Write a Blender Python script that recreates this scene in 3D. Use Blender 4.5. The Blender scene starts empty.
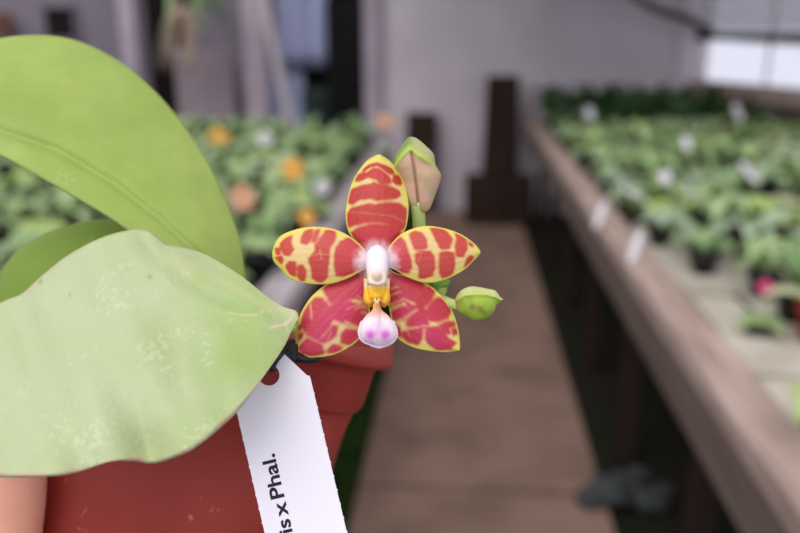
import bpy, bmesh, math, random
import numpy as np
from mathutils import Vector, Matrix
random.seed(7)
rng = np.random.RandomState(5)
S = bpy.context.scene
COL = S.collection
R = math.radians

# ---------------- camera -----------------
FPX = 778.0
pitch = math.atan(236/FPX); yaw = math.atan(65/FPX*math.cos(pitch))
F = Vector((-math.sin(yaw)*math.cos(pitch), math.cos(yaw)*math.cos(pitch), -math.sin(pitch)))
RT = Vector((math.cos(yaw), math.sin(yaw), 0)); UP = RT.cross(F)
CAM = Vector((0, 0, 1.5))
cd = bpy.data.cameras.new('camera'); cam = bpy.data.objects.new('camera', cd); COL.objects.link(cam)
M3 = Matrix((RT, UP, -F)).transposed()
cam.matrix_world = Matrix.Translation(CAM) @ M3.to_4x4()
cd.lens = 35; cd.sensor_width = 36; cd.clip_start = 0.01
cd.dof.use_dof = True; cd.dof.focus_distance = 0.231; cd.dof.aperture_fstop = 6.8
S.camera = cam
# ---------------- light and exposure -----------------
S.view_settings.view_transform = 'Standard'; S.view_settings.look = 'None'
S.view_settings.gamma = 1; S.view_settings.exposure = 0.0
w = bpy.data.worlds.new('greenhouse_sky'); S.world = w; w.use_nodes = True
nt = w.node_tree; nt.nodes.clear()
out = nt.nodes.new('ShaderNodeOutputWorld'); bg = nt.nodes.new('ShaderNodeBackground')
tc = nt.nodes.new('ShaderNodeTexCoord'); sx = nt.nodes.new('ShaderNodeSeparateXYZ'); rmp = nt.nodes.new('ShaderNodeValToRGB')
nt.links.new(tc.outputs['Generated'], sx.inputs[0]); nt.links.new(sx.outputs['Z'], rmp.inputs[0])
rmp.color_ramp.elements[0].position = 0.0; rmp.color_ramp.elements[0].color = (0.9, 0.91, 1.06, 1)
rmp.color_ramp.elements[1].position = 0.45; rmp.color_ramp.elements[1].color = (1.0, 0.985, 1.0, 1)
nt.links.new(rmp.outputs[0], bg.inputs['Color']); bg.inputs['Strength'].default_value = 0.95
nt.links.new(bg.outputs[0], out.inputs[0])
sl = bpy.data.lights.new('sun', 'SUN'); sl.energy = 1.5; sl.angle = R(50); sl.color = (1, 0.97, 0.93)
sun = bpy.data.objects.new('sun', sl); COL.objects.link(sun)
sun.rotation_euler = Vector((0.35, 0.75, -1.0)).to_track_quat('-Z', 'Y').to_euler()

# ---------------- helpers -----------------
def ray(px, py): return F + RT*((px-400)/FPX) + UP*((266.5-py)/FPX)
def P(px, py, d): return CAM + ray(px, py)*d
def on(px, py, ax, v):
    r = ray(px, py); return CAM + r*((v-CAM[ax])/r[ax])
def lin(c):
    c = np.asarray(c, float)/255.0
    return np.where(c <= 0.04045, c/12.92, ((c+0.055)/1.055)**2.4)
def tag(o, label=None, cat=None, group=None, kind=None):
    if label: o['label'] = label
    if cat: o['category'] = cat
    if group: o['group'] = group
    if kind: o['kind'] = kind
    return o
def empty(name, loc=(0, 0, 0), rz=0):
    o = bpy.data.objects.new(name, None); COL.objects.link(o); o.location = loc; o.rotation_euler = (0, 0, rz)
    o.empty_display_size = 0.05
    return o
def link(name, me, m, parent=None, smooth=True):
    """me may be given in world coordinates while the parent stands elsewhere"""
    o = bpy.data.objects.new(name, me); COL.objects.link(o)
    if m is not None and not me.materials: me.materials.append(m)
    if smooth:
        me.polygons.foreach_set('use_smooth', [True]*len(me.polygons)); me.update()
    if parent is not None:
        o.parent = parent
        o.matrix_parent_inverse = Matrix.Identity(4)
    return o
def mesh(verts, faces, cols=None, name='m'):
    me = bpy.data.meshes.new(name); me.from_pydata([tuple(v) for v in verts], [], faces)
    if cols is not None:
        ca = me.color_attributes.new('pigment', 'FLOAT_COLOR', 'POINT')
        a = np.ones((len(verts), 4), np.float32); a[:, :3] = cols
        ca.data.foreach_set('color', a.ravel())
    me.update(); return me
def local(pts, origin):
    return [Vector(p)-Vector(origin) for p in pts]
def bm_box(bm, x0, x1, y0, y1, z0, z1, rot=None, bev=0.0):
    r = bmesh.ops.create_cube(bm, size=1)
    vs = r['verts']
    bmesh.ops.scale(bm, verts=vs, vec=(x1-x0, y1-y0, z1-z0))
    if bev:
        es = list({e for v in vs for e in v.link_edges})
        r2 = bmesh.ops.bevel(bm, geom=es, offset=bev, segments=2, affect='EDGES', profile=0.5)
        vs = list({v for f in r2['faces'] for v in f.verts} | {v for v in vs if v.is_valid})
    if rot: bmesh.ops.rotate(bm, verts=vs, cent=(0, 0, 0), matrix=rot)
    bmesh.ops.translate(bm, verts=vs, vec=((x0+x1)/2, (y0+y1)/2, (z0+z1)/2))
def bm_tube(bm, pts, rad, n=10, caps=True):
    pts = [Vector(p) for p in pts]; rings = []
    rr = rad if hasattr(rad, '__len__') else [rad]*len(pts)
    prev = None
    for i, p in enumerate(pts):
        t = (pts[min(i+1, len(pts)-1)]-pts[max(i-1, 0)]).normalized()
        if prev is None:
            a = t.orthogonal().normalized()
        else:
            a = (prev - t*prev.dot(t)).normalized()
        prev = a; b = t.cross(a)
        rings.append([bm.verts.new(p+(a*math.cos(2*math.pi*k/n)+b*math.sin(2*math.pi*k/n))*rr[i]) for k in range(n)])
    for i in range(len(rings)-1):
        for k in range(n):
            bm.faces.new((rings[i][k], rings[i][(k+1) % n], rings[i+1][(k+1) % n], rings[i+1][k]))
    if caps:
        bm.faces.new(rings[0][::-1]); bm.faces.new(rings[-1])
def bm_mesh(bm, name='m'):
    bmesh.ops.recalc_face_normals(bm, faces=bm.faces)
    me = bpy.data.meshes.new(name); bm.to_mesh(me); bm.free(); return me
def box(name, x0, x1, y0, y1, z0, z1, m, parent=None, bev=0.0, rot=None):
    bm = bmesh.new(); bm_box(bm, x0, x1, y0, y1, z0, z1, rot, bev)
    return link(name, bm_mesh(bm), m, parent, smooth=False)
def struct(name, *a, **k):
    o = box(name, *a, **k)
    if o.parent is None: o['kind'] = 'structure'
    return o
def cr(pts, n):
    """catmull-rom through pts, resampled evenly to n points"""
    p = np.array(pts, float)
    if len(p) > 2:
        q = np.vstack([2*p[0]-p[1], p, 2*p[-1]-p[-2]]); o = []
        for i in range(1, len(q)-2):
            for t in np.linspace(0, 1, 16, endpoint=False):
                a, b, c, d = q[i-1], q[i], q[i+1], q[i+2]
                o.append(0.5*((2*b)+(-a+c)*t+(2*a-5*b+4*c-d)*t*t+(-a+3*b-3*c+d)*t**3))
        o.append(p[-1]); p = np.array(o)
    s = np.r_[0, np.cumsum(np.linalg.norm(np.diff(p, axis=0), axis=1))]
    u = np.linspace(0, s[-1], n)
    return np.stack([np.interp(u, s, p[:, k]) for k in range(p.shape[1])], 1)
def sstep(a, b, x):
    t = np.clip((x-a)/(b-a), 0, 1); return t*t*(3-2*t)
def poly_sd(X, Y, poly):
    """signed distance to a polygon, positive inside"""
    n = len(poly); d = np.full(X.shape, 1e9); ins = np.zeros(X.shape, bool)
    for i in range(n):
        ax, ay = poly[i]; bx, by = poly[(i+1) % n]
        ex, ey = bx-ax, by-ay; L = ex*ex+ey*ey+1e-9
        t = np.clip(((X-ax)*ex+(Y-ay)*ey)/L, 0, 1)
        d = np.minimum(d, np.hypot(X-ax-t*ex, Y-ay-t*ey))
        c = ((ay > Y) != (by > Y)) & (X < (bx-ax)*(Y-ay)/((by-ay)+1e-12)+ax)
        ins ^= c
    return np.where(ins, d, -d)
def line_d(X, Y, pl):
    d = np.full(X.shape, 1e9)
    for (ax, ay), (bx, by) in zip(pl[:-1], pl[1:]):
        ex, ey = bx-ax, by-ay; t = np.clip(((X-ax)*ex+(Y-ay)*ey)/(ex*ex+ey*ey+1e-9), 0, 1)
        d = np.minimum(d, np.hypot(X-ax-t*ex, Y-ay-t*ey))
    return d
_g = rng.rand(64, 64)
def vnoise(X, Y):
    xi = np.floor(X).astype(int); yi = np.floor(Y).astype(int); fx = X-xi; fy = Y-yi
    fx = fx*fx*(3-2*fx); fy = fy*fy*(3-2*fy); g = lambda a, b: _g[a % 64, b % 64]
    return (g(xi, yi)*(1-fx)+g(xi+1, yi)*fx)*(1-fy)+(g(xi, yi+1)*(1-fx)+g(xi+1, yi+1)*fx)*fy
def grid_faces(nu, nv, wrap=False):
    f = []
    for i in range(nu-1):
        for j in range(nv if wrap else nv-1):
            k = (j+1) % nv
            f.append((i*nv+j, (i+1)*nv+j, (i+1)*nv+k, i*nv+k))
    return f

# ---------------- materials -----------------
def mat(name, col=(128, 128, 128), rough=0.6, spec=0.4, var=None, scale=10, vamt=0.5, bump=0.0, bscale=None, trans=0.0,
        attr=False, spots=None, stretch=(1, 1, 1), coat=0.0, sss=0.0, detail=6):
    m = bpy.data.materials.new(name); m.use_nodes = True; nt = m.node_tree; N = nt.nodes; L = nt.links
    b = N['Principled BSDF']; o = N['Material Output']
    b.inputs['Roughness'].default_value = rough; b.inputs['Specular IOR Level'].default_value = spec
    b.inputs['Coat Weight'].default_value = coat
    tc = N.new('ShaderNodeTexCoord'); mp = N.new('ShaderNodeMapping'); L.new(tc.outputs['Object'], mp.inputs[0])
    mp.inputs['Scale'].default_value = stretch
    if attr:
        a = N.new('ShaderNodeAttribute'); a.attribute_name = 'pigment'; csrc = a.outputs['Color']
    else:
        c = N.new('ShaderNodeRGB'); c.outputs[0].default_value = (*lin(col), 1); csrc = c.outputs[0]
    def noise(sc, det=detail):
        n = N.new('ShaderNodeTexNoise'); n.inputs['Scale'].default_value = sc; n.inputs['Detail'].default_value = det
        L.new(mp.outputs[0], n.inputs['Vector']); return n
    def mix(f, A, B):
        x = N.new('ShaderNodeMix'); x.data_type = 'RGBA'; L.new(f, x.inputs[0]); L.new(A, x.inputs[6])
        if hasattr(B, 'is_linked'): L.new(B, x.inputs[7])
        else: x.inputs[7].default_value = (*lin(B), 1)
        return x.outputs[2]
    if var is not None:
        n = noise(scale); r = N.new('ShaderNodeMapRange'); r.inputs[1].default_value = 0.35; r.inputs[2].default_value = 0.7
        r.inputs[4].default_value = vamt; L.new(n.outputs[0], r.inputs[0]); csrc = mix(r.outputs[0], csrc, var)
    if spots is not None:
        sc, th, sc_col, amt = spots
        n = noise(sc, 8); n2 = noise(sc*0.13, 2)
        mu = N.new('ShaderNodeMath'); mu.operation = 'MULTIPLY'; L.new(n.outputs[0], mu.inputs[0]); L.new(n2.outputs[0], mu.inputs[1])
        r = N.new('ShaderNodeMapRange'); r.inputs[1].default_value = th; r.inputs[2].default_value = th+0.06; r.inputs[4].default_value = amt
        L.new(mu.outputs[0], r.inputs[0]); csrc = mix(r.outputs[0], csrc, sc_col)
    L.new(csrc, b.inputs['Base Color'])
    if sss:
        b.inputs['Subsurface Weight'].default_value = sss; b.inputs['Subsurface Radius'].default_value = (0.004, 0.002, 0.0012); b.inputs['Subsurface Scale'].default_value = 1.0
    if bump:
        n = noise(bscale or scale*4); bp = N.new('ShaderNodeBump'); bp.inputs['Strength'].default_value = bump
        bp.inputs['Distance'].default_value = 0.002; L.new(n.outputs[0], bp.inputs['Height']); L.new(bp.outputs[0], b.inputs['Normal'])
    if trans:
        t = N.new('ShaderNodeBsdfTranslucent'); L.new(csrc, t.inputs['Color']); x = N.new('ShaderNodeMixShader')
        x.inputs[0].default_value = trans; L.new(b.outputs[0], x.inputs[1]); L.new(t.outputs[0], x.inputs[2]); L.new(x.outputs[0], o.inputs[0])
    return m
def glass_mat(name, col, alpha, rough=0.1):
    m = bpy.data.materials.new(name); m.use_nodes = True; nt = m.node_tree; N = nt.nodes; L = nt.links
    o = N['Material Output']; b = N['Principled BSDF']; b.inputs['Base Color'].default_value = (*lin(col), 1); b.inputs['Roughness'].default_value = rough
    t = N.new('ShaderNodeBsdfTransparent'); x = N.new('ShaderNodeMixShader'); x.inputs[0].default_value = alpha
    L.new(t.outputs[0], x.inputs[1]); L.new(b.outputs[0], x.inputs[2]); L.new(x.outputs[0], o.inputs[0]); return m

M = dict(
 wall=mat('old_whitewash', (226, 216, 224), 0.9, 0.1, var=(186, 176, 186), scale=0.9, vamt=0.8, bump=0.3, bscale=25),
 wallb=mat('grey_lilac_panel', (132, 124, 136), 0.9, 0.1, var=(108, 100, 110), scale=1.5, vamt=0.7),
 pinkpanel=mat('pinkish_panel', (158, 144, 152), 0.9, 0.1, var=(130, 118, 126), scale=2, vamt=0.6),
 concrete=mat('walkway_concrete', (146, 119, 108), 0.85, 0.15, var=(104, 84, 76), scale=3.5, vamt=0.7, bump=0.4, bscale=60),
 soil=mat('dark_ground', (40, 34, 30), 0.95, 0.1, var=(24, 36, 18), scale=4, vamt=0.8, bump=0.6, bscale=40),
 moss=mat('moss', (40, 62, 22), 0.95, 0.1, var=(20, 28, 14), scale=7, vamt=0.8, bump=0.8, bscale=50),
 wood=mat('weathered_wood', (186, 164, 156), 0.8, 0.2, var=(108, 88, 80), scale=6, vamt=0.7, stretch=(8, 0.6, 8), bump=0.3, bscale=20),
 woodside=mat('weathered_board', (112, 98, 92), 0.85, 0.15, var=(80, 68, 62), scale=6, vamt=0.6, stretch=(8, 0.6, 8)),
 legwood=mat('leg_timber', (46, 36, 33), 0.9, 0.1),
 darkwood=mat('dark_timber', (62, 46, 40), 0.85, 0.15, var=(38, 28, 24), scale=5, vamt=0.7, stretch=(4, 4, 0.6)),
 rail=mat('pale_painted_rail', (186, 176, 182), 0.75, 0.2, var=(150, 140, 144), scale=8, vamt=0.6),
 slab=mat('pale_bench_slab', (196, 188, 178), 0.85, 0.15, var=(158, 152, 136), scale=7, vamt=0.8, bump=0.4, bscale=60),
 black=mat('black_plastic', (26, 26, 27), 0.5, 0.4),
 gloom=mat('black_crate_and_gloom', (20, 17, 18), 0.8, 0.2),  # black of the crates; also paints the gloom in doorway and opening
 teal=mat('dark_green_bin', (34, 50, 46), 0.6, 0.3),
 bluep=mat('bluish_plastic_sheet', (186, 190, 226), 0.5, 0.3, var=(130, 134, 166), scale=1.5, vamt=0.7, stretch=(4, 1, 0.4)),
 post=mat('pale_post', (184, 172, 184), 0.8, 0.2, var=(150, 138, 150), scale=4, vamt=0.6),
 pipe=mat('pale_pipe', (178, 170, 176), 0.6, 0.3),
 beam=mat('dark_pipe', (58, 54, 58), 0.7, 0.3),
 wtag=mat('white_plastic_label', (214, 210, 218), 0.5, 0.3),
 brown=mat('brown_board', (104, 70, 60), 0.8, 0.2),
 stone=mat('grey_stone', (66, 70, 72), 0.8, 0.3, var=(38, 42, 42), scale=12, vamt=0.7),
 bark=mat('bark_chips', (84, 56, 40), 0.9, 0.1, var=(44, 30, 22), scale=120, vamt=0.9, bump=0.6),
 leafA=mat('leaf_tall', (132, 164, 50), 0.42, 0.35, attr=True, var=(150, 176, 88), scale=70, vamt=0.35, trans=0.38, bump=0.12, bscale=900, spots=(700, 0.36, (205, 218, 160), 0.3)),
 leafB=mat('leaf_pale', (132, 164, 50), 0.48, 0.4, attr=True, var=(198, 206, 172), scale=45, vamt=0.55, trans=0.15, bump=0.25, bscale=420, spots=(520, 0.345, (222, 228, 200), 0.3)),
 petal=mat('petal_pigment', (200, 60, 60), 0.4, 0.35, attr=True, trans=0.12, bump=0.15, bscale=900, coat=0.05),
 lip=mat('lip_pigment', (240, 240, 240), 0.5, 0.3, attr=True, trans=0.1, bump=0.2, bscale=900),
 bud=mat('bud_pigment', (160, 160, 90), 0.4, 0.4, attr=True, trans=0.08, bump=0.1, bscale=700),
 stem=mat('spike_green', (192, 214, 130), 0.4, 0.4, trans=0.15),
 crown=mat('crown_green', (120, 140, 70), 0.5, 0.3),
 pot=mat('brick_red_plastic', (142, 46, 38), 0.55, 0.3, var=(164, 62, 51), scale=30, vamt=0.5, spots=(500, 0.40, (200, 120, 110), 0.7), bump=0.05),
 paper=mat('white_tag_plastic', (234, 229, 238), 0.45, 0.3, bump=0.03, bscale=300),
 ink=mat('dark_ink', (38, 32, 48), 0.6, 0.2),
 skin=mat('skin', (232, 170, 145), 0.5, 0.35, var=(222, 150, 122), scale=60, vamt=0.5, sss=0.15, bump=0.2, bscale=900),
 nail=mat('nail', (228, 176, 160), 0.3, 0.5),
 glass=glass_mat('window_glass', (220, 225, 240), 0.05),
 frost=glass_mat('dirty_window_film', (170, 162, 176), 0.5, 0.6),
)
for k, (c, v) in dict(g1=((154, 184, 122), (192, 210, 160)), g2=((122, 156, 96), (162, 188, 132)), g3=((172, 200, 110), (200, 216, 146)),
                      g4=((158, 184, 148), (192, 208, 180)), g5=((48, 82, 40), (74, 112, 56)), g6=((190, 196, 150), (214, 214, 184))).items():
    M[k] = mat('leaves_'+k, c, 0.4, 0.5, var=v, scale=14, vamt=0.8, trans=0.2)
M['orange'] = mat('orange_petal', (250, 192, 92), 0.5, 0.3, trans=0.2)
M['peach'] = mat('peach_petal', (236, 184, 150), 0.5, 0.3, trans=0.2)
M['pinkf'] = mat('pink_petal', (214, 84, 130), 0.5, 0.3, trans=0.2)
M['whitef'] = mat('white_petal', (236, 234, 236), 0.5, 0.3, trans=0.2)

# ================= THE SETTING =================
struct('floor', -6.2, 2.2, -1.5, 8.6, -0.12, -0.03, M['soil'])
yj = [0.4, 1.37, 2.34, 3.31, 4.28, 5.25, 6.2, 6.66]
for i in range(len(yj)-1):
    o = box('floor_slab', -0.33, 0.505, yj[i]+0.013, yj[i+1]-0.013, -0.028, 0.0, M['concrete'], bev=0.006)
    tag(o, kind='structure')
# mossy strip beside the slabs
vs = []; nx, ny = 14, 90
for j in range(ny):
    for i in range(nx):
        x = -0.345-0.9*i/(nx-1); y = 0.6+6.0*j/(ny-1)
        vs.append((x, y, -0.028+0.035*float(vnoise(np.array(x*22), np.array(y*22)))*(1 if 0 < i < nx-1 else 0)))
tag(link('moss', mesh(vs, grid_faces(ny, nx)), M['moss']), 'dark green moss covering the ground beside the concrete walkway', 'moss', kind='stuff')
struct('wall_back', -0.80, 1.86, 6.7, 6.85, -0.03, 3.0, M['wall'])
struct('trim_1', -0.83, -0.70, 6.62, 6.70, -0.03, 3.0, M['post'])
struct('trim_2', 1.72, 1.84, 6.6, 6.7, -0.03, 3.0, M['wall'])
struct('wall_rear', -6.2, -0.95, 8.3, 8.45, -0.03, 3.0, M['wallb'])
struct('wall_left', -6.2, -6.05, -1.5, 8.3, -0.03, 1.9, M['wallb'])
# side wall with a band of windows, running obliquely from the corner towards the camera
WA = Vector((1.84, 6.62, 0)); WR = R(23.5)
def wstruct(*a, **k):
    o = struct(*a, **k); o.location = WA; o.rotation_euler = (0, 0, WR); return o
wstruct('wall_right', 0, 0.12, -6.0, 0.1, -0.03, 1.0, M['woodside'])
wstruct('trim_3', -0.05, 0.12, -6.0, 0.0, 1.0, 1.115, M['wood'])
wstruct('trim_4', -0.02, 0.10, -6.0, 0.0, 1.425, 1.49, M['beam'])
wstruct('trim_5', 0.0, 0.12, -0.02, 0.2, 1.0, 3.0, M['wall'])
wstruct('trim_6', 0, 0.12, -6.0, 0.0, 2.3, 2.6, M['woodside'])
ys = [-0.02, -0.75, -1.5, -2.3, -3.1, -4.0, -5.0, -6.0]
WMm = Matrix.Translation(WA) @ Matrix.Rotation(WR, 4, 'Z')
for i in range(len(ys)-1):
    y1, y0 = ys[i], ys[i+1]
    for z0, z1, g in ((1.115, 1.425, 'glass'), (1.49, 2.3, 'frost')):
        wn = empty('window_%d' % (2*i+(1 if g == 'glass' else 2)), WMm @ Vector((0.04, (y0+y1)/2, z0))); wn['kind'] = 'structure'; wn.rotation_euler = (0, 0, WR)
        box('pane', -0.004, 0.004, -(y1-y0)/2+0.01, (y1-y0)/2-0.01, 0.01, z1-z0-0.01, M[g], wn)
        box('window_frame', -0.01, 0.01, -(y1-y0)/2, -(y1-y0)/2+0.012, 0, z1-z0, M['pipe'], wn)
struct('added_shade_roof', -0.9, 3.2, 4.0, 8.6, 2.75, 2.8, M['darkwood'])  # unseen opaque roof, added over the far end only to darken it

# rear zone, beyond the end of the planted bench
YR = 8.0
def post(px, wpx, y, z1, name, m, label, cat='post', grp=None, dy=0.06):
    a = on(px, 0, 1, y); hw = wpx/2/FPX*y
    o = box(name, -hw, hw, -dy/2, dy/2, 0, z1, m); o.location = (a.x, y, -0.03); tag(o, label, cat, grp); return o
post(125, 15, 7.9, 2.9, 'wooden_post', M['post'], 'pale upright post beside the dark doorway with the hanging orchid')
post(252, 22, 7.7, 2.9, 'wooden_post', M['post'], 'broad pale upright post next to the slanting pipe')
bm = bmesh.new(); a = on(264, 0, 1, 7.5); b = on(296, 150, 1, 7.3)
d = (b-a); bm_tube(bm, [a-d*0.9, a, b, b+d*0.32], 0.045, 12)
tag(link('slanting_pipe', bm_mesh(bm), M['pipe']), 'pale pipe slanting down between the broad post and bluish sheet', 'pipe')
a = on(206, 60, 1, 7.95); o = box('wall_panel', -0.32, 0.28, -0.02, 0.02, 0, 1.36, M['pinkpanel']); o.location = (a.x, 7.95, -0.03)
tag(o, 'pinkish grey panel standing below the hanging orchid', 'panel')
a = on(165, 20, 1, 8.25); o = box('doorway_gloom_1', -0.2, 0.24, -0.02, 0.04, 0, 2.4, M['gloom']); o.location = (a.x, 8.25, -0.03); o['kind'] = 'structure'  # solid near-black slab paints the darkness inside the doorway
o = empty('window_20', on(61, 23, 1, 8.28)); o['kind'] = 'structure'
box('pane', -0.16, 0.16, -0.01, 0.01, -0.15, 0.15, M['gloom'], o); 
bm = bmesh.new()
for s in (-1, 1):
    bm_box(bm, s*0.17-0.015, s*0.17+0.015, -0.03, 0.01, -0.185, 0.185); bm_box(bm, -0.185, 0.185, -0.03, 0.01, s*0.17-0.015, s*0.17+0.015)
link('window_frame', bm_mesh(bm), M['wallb'], o, False)
a = on(2, 25, 1, 8.2); o = box('wall_board', -0.1, 0.1, -0.02, 0.02, -0.12, 0.12, M['brown']); o.location = a
tag(o, 'small brown board fixed on the grey wall beside the dark window', 'board')
# bluish sheet with folds
vs = []; a = on(276, 0, 1, 7.85); b = on(326, 0, 1, 7.85); nx = 40; nz = 12
for k in range(nz):
    z = 1.15+1.8*k/(nz-1)
    for i in range(nx):
        t = i/(nx-1); vs.append((a.x+(b.x-a.x)*t, 7.85+0.035*math.sin(t*21)+0.02*math.sin(t*9+z), z))
o = link('plastic_sheet', mesh(vs, grid_faces(nz, nx)), M['bluep']); md = o.modifiers.new('s', 'SOLIDIFY'); md.thickness = 0.004
tag(o, 'bluish translucent plastic sheet hanging in folds beside the stacked black crates', 'sheet')
a = on(286, 110, 1, 7.9); o = box('wall_panel', -0.2, 0.16, -0.02, 0.02, 0, 1.14, M['bluep']); o.location = (a.x+0.02, 7.95, -0.03)
tag(o, 'short blue-grey panel standing under the bluish plastic sheet', 'panel')
# bin
a = on(318, 120, 1, 7.6)
bm = bmesh.new(); bm_tube(bm, [(0, 0, 0), (0, 0, 0.9), (0, 0, 0.92), (0, 0, 0.97), (0, 0, 0.99)], [0.12, 0.15, 0.165, 0.165, 0.13], 20)
o = link('bin', bm_mesh(bm), M['teal'], None, False); o.location = (a.x, 7.6, -0.03)
tag(o, 'dark green bin standing beside the stacked black crates', 'bin')
# crates stacked in the dark opening
for k in range(9):
    t = empty('plastic_crate', (on(350, 60, 1, 7.7).x, 7.7, -0.03+0.2*k))
    bm = bmesh.new(); hw = 0.19
    bm_box(bm, -hw, hw, -0.14, 0.14, 0, 0.012)
    for z in (0.012, 0.07, 0.128):
        for s in (-1, 1):
            bm_box(bm, -hw, hw, s*0.14-0.008, s*0.14+0.008, z, z+0.045); bm_box(bm, s*hw-0.008, s*hw+0.008, -0.14, 0.14, z, z+0.045)
    for s in (-1, 1):
        for q in (-1, 1): bm_box(bm, s*hw-0.012, s*hw+0.012, q*0.14-0.012, q*0.14+0.012, 0.0, 0.19)
    link('crate_body', bm_mesh(bm), M['gloom'], t, False)
    tag(t, ('topmost' if k == 8 else 'lowest' if k == 0 else ['', 'second', 'third', 'fourth', 'fifth', 'sixth', 'seventh', 'eighth'][k]) + (' slatted black crate of the tall stack by the whitewashed wall' if k in (0, 8) else ' slatted black crate from the ground in the stack by the wall'), 'crate', 'black crates stacked at the wall end')
struct('wall_rear_gloom', -1.75, -0.78, 8.2, 8.29, -0.03, 3.0, M['gloom'])  # near-black sheet painted in for the dark of the opening behind the crates

# objects at the foot of the white wall
def board(name, px, py0, py1, wpx, y, m, label, cat, th=0.06, taper=1.0):
    a = on(px, py1, 1, y); z1 = on(px, py0, 1, y).z; hw = wpx/2/FPX*y
    bm = bmesh.new(); bm_box(bm, -hw, hw, -th/2, th/2, 0, z1, bev=0.008)
    for v in bm.verts:
        if v.co.z > z1/2: v.co.x *= taper; v.co.y += 0.03
    o = link(name, bm_mesh(bm), m, None, False); o.location = (a.x, y, 0 if abs(a.x+0.0) < 0.5 else -0.03); tag(o, label, cat); return o
board('leaning_board', 421, 113, 210, 30, 6.6, M['darkwood'], 'dark brown board leaning on the white wall beside the bud', 'board')
o = board('timber_post', 500, 76, 165, 38, 6.5, M['darkwood'], 'tall dark timber standing behind the low crate at the white wall', 'post', th=0.1, taper=0.8)
t = empty('wooden_crate', (on(498, 200, 1, 6.25).x, 6.25, 0.0))
bm = bmesh.new(); hw = 0.26
bm_box(bm, -hw, hw, -0.12, 0.12, 0, 0.02)
for z in (0.03, 0.12, 0.21, 0.3):
    for s in (-1, 1):
        bm_box(bm, -hw, hw, s*0.12-0.008, s*0.12+0.008, z, z+0.075); bm_box(bm, s*hw-0.008, s*hw+0.008, -0.12, 0.12, z, z+0.075)
link('slats', bm_mesh(bm), M['darkwood'], t, False)
for sx_ in (-1, 1):
    for sy_ in (-1, 1): box('corner_post', sx_*0.24-0.018, sx_*0.24+0.018, sy_*0.1-0.018, sy_*0.1+0.018, 0, 0.385, M['darkwood'], t)
tag(t, 'low dark slatted wooden crate at the far end of the walkway', 'crate')
# dark pipe under the roof
bm = bmesh.new(); bm_tube(bm, cr([(0.65, 6.2, 2.2), tuple(on(640, 0, 1, 6.3)), tuple(on(690, 20, 1, 6.4)), tuple(on(712, 34, 1, 6.3)), tuple(on(745, 38, 1, 5.7)), tuple(on(810, 40, 1, 4.6))], 40), 0.028, 10)
tag(link('roof_pipe', bm_mesh(bm), M['beam']), 'dark pipe running down across the wall corner towards the windows', 'pipe')

# ================= BENCHES =================
BZ = 0.8
t = empty('greenhouse_bench', (0.5, 3.7, 0)); ox, oy = 0.5, 3.7
box('edge_rail', 0, 0.105, 0.55-oy, 6.6-oy, BZ-0.02, BZ+0.03, M['wood'], t, bev=0.004)
box('side_board', 0.006, 0.04, 0.55-oy, 6.6-oy, BZ-0.15, BZ-0.021, M['woodside'], t, bev=0.003)
box('bench_top', 0.106, 1.38, 0.55-oy, 6.6-oy, BZ-0.05, BZ-0.012, M['darkwood'], t)
for y in (0.9, 1.75, 2.6, 3.45, 4.3, 5.15, 6.0):
    box('leg', 0.09, 0.15, y-oy-0.03, y-oy+0.03, -0.03, BZ-0.051, M['legwood'], t, bev=0.004)
    box('leg', 1.3, 1.36, y-oy-0.03, y-oy+0.03, -0.03, BZ-0.051, M['darkwood'], t, bev=0.004)
box('tray_edge', 0.235, 0.25, 1.75-oy, 2.4-oy, BZ-0.011, BZ+0.02, M['moss'], t)
tag(t, 'long wooden plant bench with a weathered edge rail beneath the windows', 'bench')
k = 0; y = 0.75
while y < 2.75:
    ln = 0.26; sh = random.uniform(-0.025, 0.03)
    x1 = 1.85 if y < 1.4 else 1.05
    o = box('concrete_paver', 0.61 if y < 1.7 else 0.62+sh*0.4, x1+sh, y, y+ln-0.012, BZ-0.011, BZ+0.018+0.006*(k % 2), M['slab'], bev=0.004)
    tag(o, ['nearest', 'second nearest', 'third', 'fourth', 'fifth', 'sixth', 'seventh', 'farthest'][k]+' pale concrete paver laid across the window-side bench', 'paver', 'pale pavers along the bench rail')
    y += ln; k += 1

t = empty('greenhouse_bench', (-0.45, 3.7, 0)); oy = 3.7
box('edge_rail', -0.1, 0, 0.6-oy, 5.15-oy, BZ-0.05, BZ+0.02, M['rail'], t, bev=0.004)
box('bench_top', -2.1, -0.101, 0.6-oy, 5.15-oy, BZ-0.05, BZ-0.012, M['woodside'], t)
box('side_board', -0.055, -0.02, 0.6-oy, 5.15-oy, BZ-0.2, BZ-0.051, M['darkwood'], t)
for y in (0.9, 1.9, 2.9, 3.9, 4.9):
    box('leg', -0.13, -0.07, y-oy-0.03, y-oy+0.03, -0.03, BZ-0.051, M['darkwood'], t); box('leg', -2.05, -1.99, y-oy-0.03, y-oy+0.03, -0.03, BZ-0.051, M['darkwood'], t)
tag(t, 'planted bench with a pale painted edge rail behind the flower', 'bench')

# stones and weeds under the right bench
cl = [(600, 497, .075), (622, 492, .06), (580, 503, .05), (640, 500, .06), (612, 478, .05), (630, 470, .045), (652, 490, .05)]
for i, (px, py, r) in enumerate(cl):
    c = on(px, py, 2, 0.0)
    bm = bmesh.new(); bmesh.ops.create_icosphere(bm, subdivisions=3, radius=r)
    for v in bm.verts:
        n = float(vnoise(np.array(v.co.x*30+i*9+40), np.array((v.co.y+v.co.z*0.7)*30+40)))
        v.co *= 0.7+0.5*n; v.co.z *= 0.6
    o = link('stone', bm_mesh(bm), M['stone']); o.location = (c.x+0.03, c.y, (0.0 if c.x+0.03 < 0.53 else -0.03)+r*0.42)
    tag(o, 'dark grey stone in the small heap at the walkway edge under the bench', 'stone', 'stones heaped under the window-side bench')

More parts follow.
